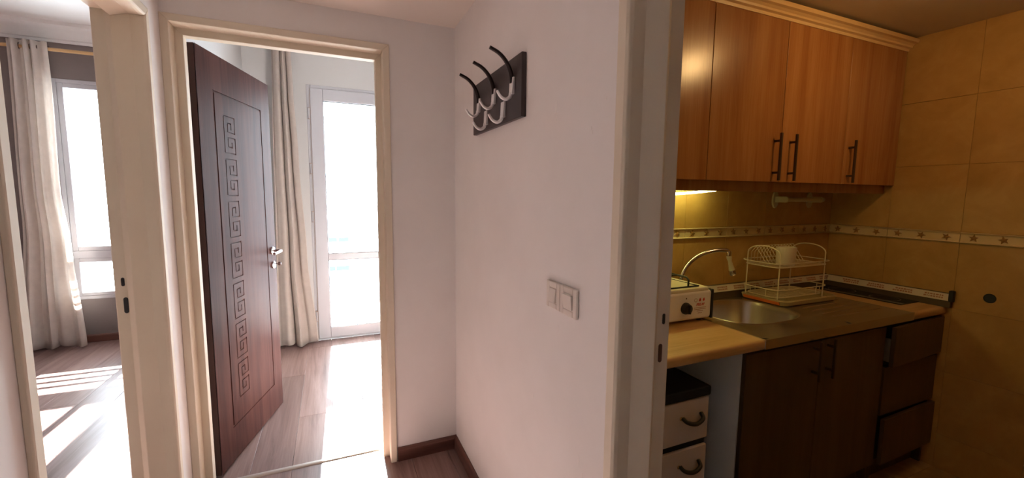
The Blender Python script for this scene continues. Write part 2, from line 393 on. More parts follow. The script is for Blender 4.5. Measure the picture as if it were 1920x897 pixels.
# ------------------------------------------------------------------ floors
def plank_floor(name, x0, x1, y0, y1, label, pw=0.192, pl=1.28):
    base = struct(MB().box(x0, x1, y0, y1, -0.08, -0.011).build(name, RUBBER), label, 'floor')
    cache = {}; i = 0; x = math.floor(x0/pw)*pw - 0.03
    while x < x1-0.01:
        a, b = max(x, x0), min(x+pw, x1)
        if b-a > 0.012:
            y = y0 - ((i*0.53) % 1.0)*pl
            while y < y1-0.01:
                c, d = max(y, y0), min(y+pl, y1)
                if d-c > 0.01:
                    key = (round(b-a, 3), round(d-c, 3)); ww, ll = b-a-0.0012, d-c-0.0012
                    if key not in cache:
                        o = MB().box(-ww/2, ww/2, -ll/2, ll/2, -0.012, 0).build('plank', LAM, base, bevel=0.001, seg=1, local=True, flat=True); cache[key] = o.data
                    else:
                        o = bpy.data.objects.new('plank', cache[key]); COL.objects.link(o); o.parent = base
                        bb = o.modifiers.new('bevel', 'BEVEL'); bb.width = 0.001; bb.segments = 1; bb.limit_method = 'ANGLE'
                    o.location = ((a+b)/2, (c+d)/2, 0)
                y += pl
        x += pw; i += 1
    return base
plank_floor('floor_hall', HX0, HX1, -1.4, 2.285, 'reddish brown laminate hall floor')
plank_floor('floor_bedroom', -0.648, 2.0, 2.297, BY, 'reddish brown laminate floor in front of the balcony door')
plank_floor('floor_living', -3.7, -0.722, -0.5, LY, 'reddish brown laminate floor below the window')
struct(MB().box(HX0-LT, HX0, 1.165, 1.977, -0.08, -0.001).build('floor_doorway', BASEBY), 'dark wood sill of the doorway to the taupe room', 'floor')
struct(MB().box(HX1, HX1+RTK, -0.04, 0.777, -0.08, -0.001).build('floor_kitchen_doorway', BASEBY), 'dark wood sill of the kitchen doorway', 'floor')
struct(MB().box(2.0, 2.9, HY+T_BACK, BY, -0.08, 0).build('floor_bedroom_side', LAM), 'reddish brown laminate floor in the far corner of the balcony room', 'floor')
kf = struct(MB().box(HX1+RTK, KX+.12, -1.1, KY+.1, -0.08, -0.004).build('floor_kitchen', GROUT), 'tan tiled kitchen floor', 'floor')
cache = None
for i in range(8):
    for j in range(9):
        x1_ = KX-0.3*i; y1_ = KY-0.3*j
        if x1_-0.3 < HX1+RTK-0.2: continue
        if cache is None:
            o = MB().box(-.1485, .1485, -.1485, .1485, -.006, 0).build('tile', TILEF, kf, bevel=0.0015, seg=1, local=True, flat=True); cache = o.data
        else:
            o = bpy.data.objects.new('tile', cache); COL.objects.link(o); o.parent = kf
        o.location = (max(x1_-.15, HX1+RTK+.15), y1_-.15, 0)
# threshold strip between hall and balcony room
prof = [(-.017, 0), (-.015, .004), (-.007, .008), (.007, .008), (.015, .004), (.017, 0)]
struct(MB().prism(prof, lambda p, q, t: (t, 2.291+p, q-.001), -0.565, 0.25).build('trim_threshold', STRIPM, smooth=True), 'grey metal threshold strip under the brown door opening', 'threshold')

# baseboards
def baseboard(name, fn, a, b, mat, label):
    prof = [(0, 0), (0.014, 0), (0.014, 0.056), (0.010, 0.066), (0.004, 0.072), (0, 0.072)]
    struct(MB().prism(prof, fn, a, b).build(name, mat), label, 'baseboard')
baseboard('baseboard_back', lambda p, q, t: (t, HY-p, q), 0.285, HX1, BASEB, 'dark brown skirting board right of the brown door frame')
baseboard('baseboard_right', lambda p, q, t: (HX1-p, t, q), 0.80, HY-0.014, BASEBY, 'dark brown skirting board under the coat rack wall')
baseboard('baseboard_window', lambda p, q, t: (t, LY-p, q), -3.7, -0.75, BASEB, 'brown skirting board under the white window')
baseboard('baseboard_balcony', lambda p, q, t: (t, BY-p, q), -0.648, -0.165, BASEB, 'brown skirting board beside the balcony door')

# ------------------------------------------------------------------ door frames
def frame_piece(name, prof, fn, a, b, parent): return MB().prism(prof, fn, a, b).build(name, FRAME, parent, bevel=0.002, seg=2, flat=True)
def thick_profile(T):
    # u across the wall (0 = hall side), v into the opening; first point is against the wall
    return [(-0.000, -0.036), (-0.011, -0.034), (-0.013, -0.028), (-0.013, -0.004), (-0.009, 0.003), (0.0, 0.005), (0.031, 0.005), (0.036, 0.007), (0.078, 0.026),
            (0.100, 0.006), (0.1015, 0.001), (T+0.010, 0.001), (T+0.013, -0.004), (T+0.013, -0.03), (T+0.000, -0.034), (T+0.000, -0.016), (0.0, -0.016)]
# 1: doorway to the taupe room (left wall); opening y 1.165..1.977 in masonry, frame faces at 1.181 / 1.961
t1 = struct(empty('trim_1', (HX0-LT/2, 1.571, 0)), 'cream painted door frame of the doorway to the taupe room', 'door frame')
P1 = thick_profile(LT); zt = 2.024
frame_piece('jamb', P1, lambda u, v, t: (HX0-u, 1.961-v, t), 0, lambda u, v: zt-v, t1)
frame_piece('jamb', P1, lambda u, v, t: (HX0-u, 1.181+v, t), 0, lambda u, v: zt-v, t1)
frame_piece('head', P1, lambda u, v, t: (HX0-u, t, zt-v), lambda u, v: 1.181+v, lambda u, v: 1.961-v, t1)
def slot(parent, fn, a, b, z0, z1, d, name, mat):
    n = 8; r_ = (b-a)/2; c = (a+b)/2; pts = []
    for k in range(n+1): an = math.pi*k/n; pts.append((c+r_*math.cos(an), z1-r_+r_*math.sin(an)))
    for k in range(n+1): an = math.pi+math.pi*k/n; pts.append((c+r_*math.cos(an), z0+r_+r_*math.sin(an)))
    return MB().prism(pts, fn, 0, d).build(name, mat, parent)
slot(t1, lambda p, q, t: (p, 1.9595-t, q), -0.713, -0.703, 1.052, 1.084, 0.001, 'latch_slot', RUBBER)
slot(t1, lambda p, q, t: (p, 1.9595-t, q), -0.711, -0.697, 0.950, 1.010, 0.001, 'bolt_slot', RUBBER)
# 2: doorway with the brown door (back wall)
t2 = struct(empty('trim_2', (-0.158, HY+T_BACK/2, 0)), 'cream painted door frame around the brown door', 'door frame')
T = T_BACK
P2 = [(0, -0.030), (-0.010, -0.030), (-0.012, -0.027), (-0.012, 0), (0.0, 0.001), (0.055, 0.001), (0.055, 0.030), (0.100, 0.030), (0.100, 0.001), (T+0.008, 0.001), (T+0.010, -0.03), (T, -0.03), (T, -0.010), (0, -0.010)]
zt = 2.072
frame_piece('jamb', P2, lambda u, v, t: (-0.565+v, HY+u, t), 0, lambda u, v: zt-v, t2)
frame_piece('jamb', P2, lambda u, v, t: (0.250-v, HY+u, t), 0, lambda u, v: zt-v, t2)
frame_piece('head', P2, lambda u, v, t: (t, HY+u, zt-v), lambda u, v: -0.565+v, lambda u, v: 0.250-v, t2)
# 3: kitchen doorway (right wall)
t3 = struct(empty('trim_3', (HX1+RTK/2, 0.37, 0)), 'cream painted door frame of the kitchen doorway', 'door frame')
P3 = thick_profile(RTK); zt = 2.045
frame_piece('jamb', P3, lambda u, v, t: (HX1+u, 0.761-v, t), 0, lambda u, v: zt-v, t3)
frame_piece('jamb', P3, lambda u, v, t: (HX1+u, -0.024+v, t), 0, lambda u, v: zt-v, t3)
frame_piece('head', P3, lambda u, v, t: (HX1+u, t, zt-v), lambda u, v: -0.024+v, lambda u, v: 0.761-v, t3)
slot(t3, lambda p, q, t: (p, 0.7595-t, q), 0.722, 0.730, 1.094, 1.120, 0.001, 'latch_slot', RUBBER)
slot(t3, lambda p, q, t: (p, 0.7595-t, q), 0.714, 0.725, 1.000, 1.046, 0.001, 'bolt_slot', KEYM)

# ------------------------------------------------------------------ brown door leaf (door_1)
LA = math.atan2(0.702, 0.195)
d1 = struct(empty('door_1', (-0.529, 2.337, 0), LA), 'dark walnut door with carved meander band standing open', 'door')
LL, LZ0, LZ1, LTk = 0.742, 0.012, 2.056, 0.048
segs = []   # groove rectangles (s0,s1,z0,z1)
def groove(path, gw):
    for (a, b) in zip(path[:-1], path[1:]):
        s0, s1 = sorted((a[0], b[0])); z0, z1 = sorted((a[1], b[1]))
        segs.append((s0-gw/2, s1+gw/2, z0-gw/2, z1+gw/2))
pn = [(0.130, 0.192), (0.622, 0.192), (0.622, 1.878), (0.130, 1.878), (0.130, 0.192)]
groove(pn, 0.011)
motif = [(3.9, 7.4), (3.9, 9.1), (2, 9.1), (2, 6.3), (6, 6.3), (6, 11), (0, 11), (0, 0), (6, 0), (6, 4.7), (2, 4.7), (2, 1.9), (4.1, 1.9), (4.1, 3.3)]
for k in range(7):
    zc = 1.687-0.2135*k
    groove([(0.207+x*0.0172, zc+((y-5.5) if k % 2 == 0 else (5.5-y))*0.0166) for x, y in motif], 0.0062)
ss = sorted({round(v, 5) for g in segs for v in g[:2]} | {0, LL}); zz = sorted({round(v, 5) for g in segs for v in g[2:]} | {LZ0, LZ1})
def depth(s, z): return 0.0035 if any(g[0] < s < g[1] and g[2] < z < g[3] for g in segs) else 0.0
D = [[depth((ss[i]+ss[i+1])/2, (zz[j]+zz[j+1])/2) for j in range(len(zz)-1)] for i in range(len(ss)-1)]
m = MB()
for i in range(len(ss)-1):
    for j in range(len(zz)-1):
        y = D[i][j]; a, b, c, d = ss[i], ss[i+1], zz[j], zz[j+1]
        m.add([(a, y, c), (b, y, c), (b, y, d), (a, y, d)], [(0, 1, 2, 3)])
        if i+1 < len(ss)-1 and D[i+1][j] != y: m.add([(b, y, c), (b, D[i+1][j], c), (b, D[i+1][j], d), (b, y, d)], [(0, 1, 2, 3)])
        if j+1 < len(zz)-1 and D[i][j+1] != y: m.add([(a, y, d), (b, y, d), (b, D[i][j+1], d), (a, D[i][j+1], d)], [(0, 1, 2, 3)])
me = bpy.data.meshes.new('leaf_face'); me.from_pydata(m.v, [], m.f); me.materials.append(LEAFW)
lf = bpy.data.objects.new('leaf_face', me); COL.objects.link(lf); lf.parent = d1; lf['label'] = 'walnut face with carved meander band'
MB().box(0, LL, 0.0036, LTk, LZ0, LZ1).build('leaf_core', LEAFE, d1, local=True)
MB().lathe([(0.023, 0), (0.025, -0.004), (0.021, -0.009)][::1], (0.695, 0, 1.035), (0, 1, 0), 20).build('handle_rose', CHROME, d1, smooth=True, local=True)
hb = MB().tube(spline([(0.695, -0.006, 1.035), (0.695, -0.040, 1.036), (0.686, -0.052, 1.036), (0.66, -0.055, 1.035), (0.585, -0.055, 1.030)], 6), [0.009]*18+[0.0085]*7, 12)
hb.build('lever_handle', CHROME, d1, smooth=True, local=True)
MB().lathe([(0.021, 0), (0.023, -0.004), (0.019, -0.008)], (0.70, 0, 0.945), (0, 1, 0), 20).build('key_rose', CHROME, d1, smooth=True, local=True)
k_ = MB().tube([(0.70, -0.006, 0.952), (0.70, -0.030, 0.952)], 0.003, 8).build('key', KEYM, d1, local=True)
MB().lathe([(0.004, -.028), (0.011, -.031), (0.012, -.040), (0.008, -.046)], (0.70, 0, 0.952), (0, 1, 0), 14).build('key_bow', KEYM, k_, smooth=True, local=True)

# ------------------------------------------------------------------ balcony door (door_2)
def rect_frame(x0, x1, z0, z1, wdt, y0, y1, wb=None):
    wb = wdt if wb is None else wb
    m = MB()
    m.box(x0, x0+wdt, y0, y1, z0, z1).box(x1-wdt, x1, y0, y1, z0, z1).box(x0+wdt, x1-wdt, y0, y1, z1-wdt, z1).box(x0+wdt, x1-wdt, y0, y1, z0, z0+wb)
    return m
d2 = struct(empty('door_2', (0.32, BY+0.03, 0)), 'white glazed balcony door with two panes', 'door')
rect_frame(-0.165, 0.80, 0.0, 2.365, 0.034, BY-0.004, BY+0.07, 0.02).build('outer_frame', UPVC, d2, bevel=0.003)
rect_frame(-0.136, 0.771, 0.020, 2.336, 0.105, BY-0.020, BY+0.05, 0.100).build('sash', UPVC, d2, bevel=0.005)
MB().box(-0.031, 0.666, BY-0.014, BY+0.045, 0.770, 0.832).build('mid_rail', UPVC, d2, bevel=0.005)
MB().box(-0.035, 0.670, BY+0.010, BY+0.016, 0.115, 0.775).build('lower_pane', GLASS, d2)
MB().box(-0.035, 0.670, BY+0.010, BY+0.016, 0.828, 2.235).build('upper_pane', GLASS, d2)
rect_frame(-0.032, 0.667, 0.119, 0.771, 0.006, BY-0.008, BY+0.012).build('gasket', RUBBER, d2)
rect_frame(-0.032, 0.667, 0.831, 2.232, 0.006, BY-0.008, BY+0.012).build('gasket', RUBBER, d2)
for z in (2.11, 1.62, 1.18, 0.24):
    h = MB().tube([(-0.150, BY-0.016, z-0.045), (-0.150, BY-0.016, z+0.045)], 0.008, 10).build('hinge', UPVC, d2, smooth=True)
    for zz_ in (z-0.047, z+0.047): MB().lathe([(0.0095, -.003), (0.0095, .003)], (-0.150, BY-0.016, zz_), (0, 0, 1), 10).build('hinge_cap', GREYP, h)
MB().box(-0.140, -0.1365, BY-0.0185, BY-0.004, 0.03, 2.33).build('seal_line', GREYP, d2)

# ------------------------------------------------------------------ window_1 of the taupe room
w1 = struct(empty('window_1', (-1.51, LY+0.03, 0.405)), 'white window above the taupe sill wall', 'window')
rect_frame(-2.182, -0.85, 0.405, 2.365, 0.032, LY-0.006, LY+0.07).build('window_frame', UPVC, w1, bevel=0.003)
MB().box(-2.150, -0.882, LY-0.006, LY+0.07, 0.787, 0.854).build('transom', UPVC, w1, bevel=0.003)
MB().box(-1.29, -1.21, LY-0.004, LY+0.07, 0.437, 2.333).build('mullion', UPVC, w1, bevel=0.003)
for (a, b) in ((-2.150, -1.29), (-1.21, -0.882)):
    rect_frame(a, b, 0.854, 2.333, 0.040, LY+0.0, LY+0.06).build('sash', UPVC, w1, bevel=0.004)
    rect_frame(a, b, 0.437, 0.787, 0.038, LY+0.0, LY+0.06, 0.030).build('sash', UPVC, w1, bevel=0.004)
    MB().box(a+.03, b-.03, LY+0.03, LY+0.036, 0.885, 2.300).build('pane', GLASS, w1)
    MB().box(a+.03, b-.03, LY+0.03, LY+0.036, 0.460, 0.756).build('pane', GLASS, w1)
MB().box(-1.545, -1.490, LY+0.012, LY+0.055, 0.467, 0.749).build('glazing_bar', UPVC, w1, bevel=0.003)
MB().box(-1.545, -1.490, LY+0.012, LY+0.055, 0.894, 2.293).build('glazing_bar', UPVC, w1, bevel=0.003)
# outside: window guard rails, balcony floor, far houses
gr = tag(empty('guard_rail', (-1.5, LY+0.16, 0.55)), 'thin white guard rails outside the taupe room window', 'railing')
for z in (0.605, 0.672, 0.735): MB().tube([(-2.18, LY+0.16, z), (-0.85, LY+0.16, z)], 0.013, 8).build('rail', RAILM, gr, smooth=True)
struct(MB().box(-0.648, 3.0, BY+0.2, 5.75, -0.12, -0.02).build('floor_balcony', BALC), 'sunlit pale concrete balcony floor', 'floor')

# ------------------------------------------------------------------ curtains
def curtain(name, mat, y, ztop, zbot, left, right, folds, amp, label, eyelets=False):
    """left/right: list of (z, x) control points for the two side edges"""
    def itp(c, z):
        for (a, b) in zip(c[:-1], c[1:]):
            if a[0] >= z >= b[0]:
                t = (a[0]-z)/max(1e-6, a[0]-b[0]); t = t*t*(3-2*t); return a[1]+(b[1]-a[1])*t
        return c[0][1] if z > c[0][0] else c[-1][1]
    NU, NV = folds*14, 40; m = MB(); vs = []
    ph = [random.uniform(0, 6.28) for _ in range(8)]
    for j in range(NV+1):
        v = j/NV; z = ztop+(zbot-ztop)*v
        xl, xr = itp(left, z), itp(right, z)
        for i in range(NU+1):
            u = i/NU
            warp = u + 0.035*math.sin(2*math.pi*u*1.5+ph[0]+v*0.8) + 0.018*math.sin(2*math.pi*u*3.1+ph[1])
            a = 2*math.pi*folds*warp + 0.5*v*math.sin(ph[2]+5*u)
            am = amp*(0.75+0.35*math.sin(ph[3]+u*7.0+v*1.4))*(0.8+0.3*v)
            yy = y + am*(math.sin(a)+0.28*math.sin(2*a+ph[4]))
            zz_ = z + (0.012*math.sin(a*0.5+ph[5]) if j == NV else 0)
            vs.append((xl+(xr-xl)*u + 0.25*am*math.cos(a), yy, zz_))
    fs = [(j*(NU+1)+i, j*(NU+1)+i+1, (j+1)*(NU+1)+i+1, (j+1)*(NU+1)+i) for j in range(NV) for i in range(NU)]
    o = m.add(vs, fs).build(name, mat, None, smooth=True)
    for p in o.data.polygons: p.use_smooth = True
    sm = o.modifiers.new('thick', 'SOLIDIFY'); sm.thickness = 0.0015
    return o
c1 = curtain('curtain', CURT, LY-0.148, 2.625, 0.022, [(2.62, -2.37), (1.2, -2.395), (0.02, -2.475)], [(2.62, -2.12), (2.3, -2.115), (1.4, -2.125), (0.9, -2.09), (0.02, -2.05)], 4, 0.034, '')
tag(c1, 'cream curtain hung on a pale wooden rod beside the window', 'curtain')
for x in (-2.345, -2.30, -2.235, -2.19, -2.125):
    MB().lathe([(0.021, -.0025), (0.027, -.0025), (0.027, .0025), (0.021, .0025), (0.021, -.0025)], (x, LY-0.125, 2.578), (1, 0.25, 0), 18, cap=False).build('eyelet', BRONZE, c1)
rod = tag(empty('curtain_rod', (-2.4, LY-0.125, 2.575)), 'pale wooden curtain rod above the taupe room window', 'curtain rod')
MB().tube([(-3.5, LY-0.125, 2.575), (-0.80, LY-0.125, 2.575)], 0.014, 14).build('pole', RODW, rod, smooth=True)
for x in (-3.4, -0.86): MB().tube([(x, LY, 2.560), (x, LY-0.125, 2.560)], 0.009, 8).build('bracket', RODW, rod, smooth=True)
c2 = curtain('curtain', CURT2, BY-0.13, 2.80, 0.025, [(2.8, -0.415), (1.5, -0.44), (0.02, -0.465)], [(2.8, -0.275), (2.3, -0.262), (1.685, -0.24), (0.84, -0.205), (0.02, -0.140)], 3, 0.038, '')
tag(c2, 'long beige curtain gathered beside the balcony door', 'curtain')
tag(MB().box(-0.62, 1.6, BY-0.15, BY-0.11, 2.795, RCE).build('curtain_track', UPVC, None, bevel=0.003), 'white ceiling curtain track above the balcony door', 'curtain track')

# ------------------------------------------------------------------ coat rack
cr = tag(empty('coat_rack', (HX1, 1.54, 1.656)), 'dark brown coat rack board with five hooks on the hall wall', 'coat rack')
MB().box(HX1-0.018, HX1, 1.287, 1.792, 1.656, 1.862).build('board', RACKB, cr, bevel=0.003)
def hook(y, z, tall):
    xb = HX1-0.018
    h = MB().prism([(-0.012, -0.026), (0.012, -0.026), (0.016, 0.030), (-0.016, 0.030)], lambda p, q, t: (xb-t-(0.004 if q < 0 else 0.0)*(t > 0), y+p, z+q), 0, 0.008).build('hook', HOOKM, cr, bevel=0.002)
    n = 10
    J = spline([(xb-0.009, y, z-0.020), (xb-0.013, y, z-0.034), (xb-0.028, y, z-0.043), (xb-0.046, y, z-0.036), (xb-0.060, y, z-0.017)], 6)
    MB().tube(J, [0.0068-0.0022*i/(len(J)-1) for i in range(len(J))], n).build('lower_prong', HOOKM, h, smooth=True)
    if tall:
        U = spline([(xb-0.005, y, z+0.012), (xb-0.010, y, z+0.045), (xb-0.026, y, z+0.078), (xb-0.052, y, z+0.103), (xb-0.086, y, z+0.118)], 6)
        MB().tube(U, [0.0085-0.0025*i/(len(U)-1) for i in range(len(U))], n).build('upper_prong', PRONG, h, smooth=True)
for y in (1.354, 1.528, 1.703): hook(y, 1.764, True)
for y in (1.434, 1.613): hook(y, 1.700, False)

# ------------------------------------------------------------------ light switches
def light_switch(y0, y1, label, tilt):
    o = tag(empty('light_switch', (HX1, (y0+y1)/2, 1.107)), label, 'light switch', 'pair of light switches')
    yc = (y0+y1)/2
    fr = rect_frame(y0, y1, 1.067, 1.148, 0.018, 0, 0.010)
    fr.v = [(HX1-0.010+p[1], p[0], p[2]) for p in fr.v]
    fr.build('frame', WPLAST, o, bevel=0.003)
    MB().box(HX1-0.008, HX1, y0+.017, y1-.017, 1.083, 1.132).build('insert', WPLAST, o)
    hw = (y1-y0)/2-0.021
    a, b = (0.011, 0.016) if tilt else (0.016, 0.011)
    m = MB(); m.add([(HX1-.004, yc-hw, 1.087), (HX1-.004, yc+hw, 1.087), (HX1-.004, yc+hw, 1.128), (HX1-.004, yc-hw, 1.128),
                     (HX1-a, yc-hw, 1.087), (HX1-a, yc+hw, 1.087), (HX1-b, yc+hw, 1.128), (HX1-b, yc-hw, 1.128)],
                    [(3, 2, 1, 0), (4, 5, 6, 7), (0, 1, 5, 4), (1, 2, 6, 5), (2, 3, 7, 6), (3, 0, 4, 7)])
    m.build('rocker', WPLAST, o, bevel=0.0015)
light_switch(0.938, 1.025, 'white rocker light switch beside the kitchen door frame', True)
light_switch(1.027, 1.107, 'white rocker light switch on the side towards the coat rack', False)

# ------------------------------------------------------------------ kitchen: upper cabinets
CF = 1.320   # door face plane
def bar_handle(parent, x, z0, z1, y, mat=BRONZE):
    h = MB().box(x-.005, x+.005, y-.036, y-.026, z0, z1).build('handle', mat, parent, bevel=0.0015)
    for z in (z0+.035, z1-.035): MB().box(x-.004, x+.004, y-.027, y, z-.005, z+.005).build('handle_post', mat, h)
def wall_cabinet(x0, x1, doors, label, handles):
    o = tag(empty('wall_cabinet', ((x0+x1)/2, KY, 1.474)), label, 'cabinet', 'upper kitchen cabinets')
    MB().box(x0+.001, x1-.001, CF+.020, KY-.001, 1.474, 2.185).build('carcass', CABW, o)
    for (a, b), hs in zip(doors, handles):
        d = MB().box(a+.0015, b-.0015, CF, CF+.018, 1.470, 2.184).build('door', CABW, o, bevel=0.0015)
        if hs is not None: bar_handle(d, hs, 1.476, 1.688, CF)
wall_cabinet(0.74, 1.457, [(0.74, 1.00), (1.00, 1.457)], 'cherry wood wall cabinet nearest the hall doorway above the gas stove', [None, None])
wall_cabinet(1.457, 2.387, [(1.457, 1.911), (1.911, 2.387)], 'two-door cherry wood wall cabinet above the sink', [1.866, 1.972])
wall_cabinet(2.387, KX-.002, [(2.387, KX-.004)], 'cherry wood wall cabinet in the corner by the end wall', [2.425])
prof = [(0.015, 2.180), (-0.004, 2.180), (-0.006, 2.192), (-0.018, 2.196), (-0.020, 2.204), (-0.030, 2.212), (-0.042, 2.216), (-0.046, 2.226), (-0.046, 2.232), (0.015, 2.232)]
tag(MB().prism(prof, lambda p, q, t: (t, CF+p, q), 0.74, KX-.001).build('crown_moulding', CROWN, None), 'honey coloured crown moulding on top of the wall cabinets', 'moulding')
tag(MB().box(0.74, KX-.002, CF+.045, CF+.063, 1.425, 1.4735).build('light_pelmet', CABW, None, bevel=.002), 'brown wooden pelmet board under the wall cabinets', 'pelmet')
# under-cabinet light
ul = tag(empty('strip_light', (1.3, 1.54, 1.47)), 'lit sagging strip lamp under the wall cabinets', 'lamp')
pts = [(x, 1.545, 1.4335 - 0.029*(1-((x-1.25)/0.53)**2)) for x in [0.78+i*(1.78-0.78)/24 for i in range(25)]]
MB().tube(pts, 0.0055, 8).build('light_tube', emit('yellow_led_tube', (0.92, 1.0, 0.36), 18), ul, smooth=True)
for x in (0.80, 1.765): MB().box(x-.010, x+.010, 1.535, 1.555, 1.430, 1.474).build('clip', WPLAST, ul)

# paper roll holder on the back wall
ho = tag(empty('roll_holder', (2.50, KY, 1.39)), 'cream plastic paper roll holder under the wall cabinets', 'roll holder')
for i, x in enumerate((2.335, 2.64)):
    pl = [(0.024*math.cos(a), 0.047*math.sin(a)) for a in [2*math.pi*k/20 for k in range(20)]]
    b_ = MB().prism(pl, lambda p, q, t: (x+p, KY-t, 1.385+q), 0, 0.012).build('wall_plate', CREAMP, ho, bevel=0.003)
    pa = [(0, -.017), (.070, -.017)] + [(.070+.017*math.cos(R(a)), .017*math.sin(R(a))) for a in range(-75, 90, 15)] + [(.070, .017), (0, .017)]
    MB().prism(pa, lambda p, q, t: (x-.008+t, KY-p, 1.388+q), 0, 0.014).build('arm', CREAMP, b_, bevel=0.003)
MB().tube([(2.33, KY-.070, 1.388), (2.66, KY-.070, 1.388)], 0.013, 14).build('roller', CREAMP, ho, smooth=True)

# ------------------------------------------------------------------ kitchen: worktops, sink, base units
ZC = 0.853; CY = 1.050
def worktop(x0, x1, label):
    r_ = 0.014
    prof = [(KY-.001, ZC), (CY+r_, ZC)] + [(CY+r_-r_*math.sin(R(a)), ZC-r_+r_*math.cos(R(a))) for a in range(15, 91, 15)] + [(CY, ZC-.030), (CY+.006, ZC-.038), (KY-.001, ZC-.038)]
    return tag(MB().prism(prof, lambda p, q, t: (t, p, q), x0, x1).build('worktop', TOPW, None, smooth=True), label, 'worktop')
worktop(0.74, 1.514, 'tan laminate worktop under the gas stove')
worktop(2.568, KX-.002, 'tan laminate worktop end beside the tiled end wall')
# sink
sk = tag(empty('kitchen_sink', (2.04, 1.33, ZC)), 'stainless steel kitchen sink with bowl and ribbed drainer', 'sink')
m = MB(); N = 56; cx_, cy_ = 1.805, 1.372
def sup(k, a, b, e): 
    t = 2*math.pi*k/N; c, s = math.cos(t), math.sin(t)
    return cx_+a*math.copysign(abs(c)**(2/e), c), cy_+b*math.copysign(abs(s)**(2/e), s)
def rectp(k, x0, x1, y0, y1):
    t = 2*math.pi*k/N; c, s = math.cos(t), math.sin(t)
    f = min(((x1-cx_) if c > 0 else (cx_-x0))/max(abs(c), 1e-6), ((y1-cy_) if s > 0 else (cy_-y0))/max(abs(s), 1e-6))
    return cx_+c*f, cy_+s*f
X0s, X1s, Y0s, Y1s = 1.516, 2.085, CY+.004, 1.615
loops = []
loops.append([(*rectp(k, X0s, X1s, Y0s, Y1s), ZC+.001) for k in range(N)])
for (a, b, z, e) in ((.238, .200, .002, 2.9), (.230, .192, .006, 2.9), (.222, .184, .002, 2.9), (.216, .178, -.02, 2.8), (.205, .168, -.11, 2.7), (.185, .150, -.148, 2.6), (.12, .10, -.158, 2.3), (.03, .03, -.160, 2.0)):
    loops.append([(*sup(k, a, b, e), ZC+z) for k in range(N)])
vs = [p for l in loops for p in l]; fs = [(i*N+k, i*N+(k+1) % N, (i+1)*N+(k+1) % N, (i+1)*N+k) for i in range(len(loops)-1) for k in range(N)]
fs.append(tuple((len(loops)-1)*N+k for k in range(N)))
m.add(vs, fs)
m.box(X0s, 2.566, CY-.002, CY+.006, ZC-.036, ZC+.002)
corner = [(X0s, Y0s), (X1s, Y0s), (X1s, Y1s), (X0s, Y1s)]
m.build('basin', STEEL, sk, smooth=True)
m = MB().box(X1s-.001, 2.566, Y0s, Y1s, ZC-.004, ZC+.001)
dr = m.build('drainer', STEEL, sk)
for i in range(9):
    y = 1.16+i*0.048
    MB().tube([(2.13, y, ZC-.001), (2.15, y, ZC+.0015), (2.50, y, ZC+.0015), (2.52, y, ZC-.001)], 0.0035, 6).build('drainer_rib', STEEL, dr, smooth=True)
MB().lathe([(0.030, 0), (0.034, .003), (0.012, .002)], (cx_, cy_, ZC-.160), (0, 0, 1), 20).build('drain', CHROME, sk, smooth=True)
MB().box(1.514, 1.5175, CY-.001, KY-.02, ZC-.036, ZC+.003).build('joint_strip', CHROME, sk)
# black glass hob
hb = tag(empty('hob', (2.765, 1.375, ZC)), 'narrow black glass hob set into the worktop end', 'hob')
MB().box(2.678, 2.858, 1.150, 1.598, ZC+.0005, ZC+.006).build('glass_plate', BLACKGL, hb, bevel=0.0015)
for y in (1.265, 1.475): MB().lathe([(0.062, 0), (0.065, .0006), (0.068, 0)], (2.768, y, ZC+.006), (0, 0, 1), 28, cap=False).build('cooking_zone', DARKP, hb)
# sealing strips with printed film
def seal(name, fn, a, b, label):
    o = tag(empty(name, fn((a+b)/2, 0, ZC)), label, 'sealing strip')
    MB().prism([(0, ZC+.0005), (.024, ZC+.0005), (.022, ZC+.038), (.012, ZC+.070), (0, ZC+.072)], lambda p, q, t: fn(t, p, q), a, b).build('strip_body', DARKP, o)
    MB().prism([(.0235, ZC+.034), (.0205, ZC+.041), (.0130, ZC+.066), (.0120, ZC+.069), (.0150, ZC+.069), (.0255, ZC+.035)], lambda p, q, t: fn(t, p, q), a, b).build('printed_film', SEALW, o)
    # illegible small print
    x = a+.03
    rnd = random.Random(3)
    while x < b-.05:
        for row in range(2):
            xx = x
            while xx < x+.075:
                wl = rnd.uniform(.004, .011)
                q0, q1 = (.043, .050) if row == 0 else (.054, .061)
                MBp = MB().prism([(.0262-(q0-.035)*.31, ZC+q0), (.0262-(q1-.035)*.31, ZC+q1), (.0256-(q1-.035)*.31, ZC+q1), (.0256-(q0-.035)*.31, ZC+q0)], lambda p, q, t: fn(t, p, q), xx, xx+wl)
                prints.append(MBp); xx += wl+.003
        x += .125
    mm = MB()
    for p_ in prints: mm.add(p_.v, p_.f)
    mm.build('small_print', REDB, o)['kind'] = 'stuff'; prints.clear()
    return o
prints = []
sr = seal('sealing_strip', lambda t, p, q: (KX-p, t, q), 1.03, KY-.026, 'white printed sealing strip along the tiled end wall')
MB().box(KX-.026, KX-.001, 1.020, 1.040, ZC+.030, ZC+.088).build('end_cap', BLACK, sr, bevel=0.005)
seal('sealing_strip', lambda t, p, q: (t, KY-p, q), 1.0, KX-.001, 'white printed sealing strip behind the sink')

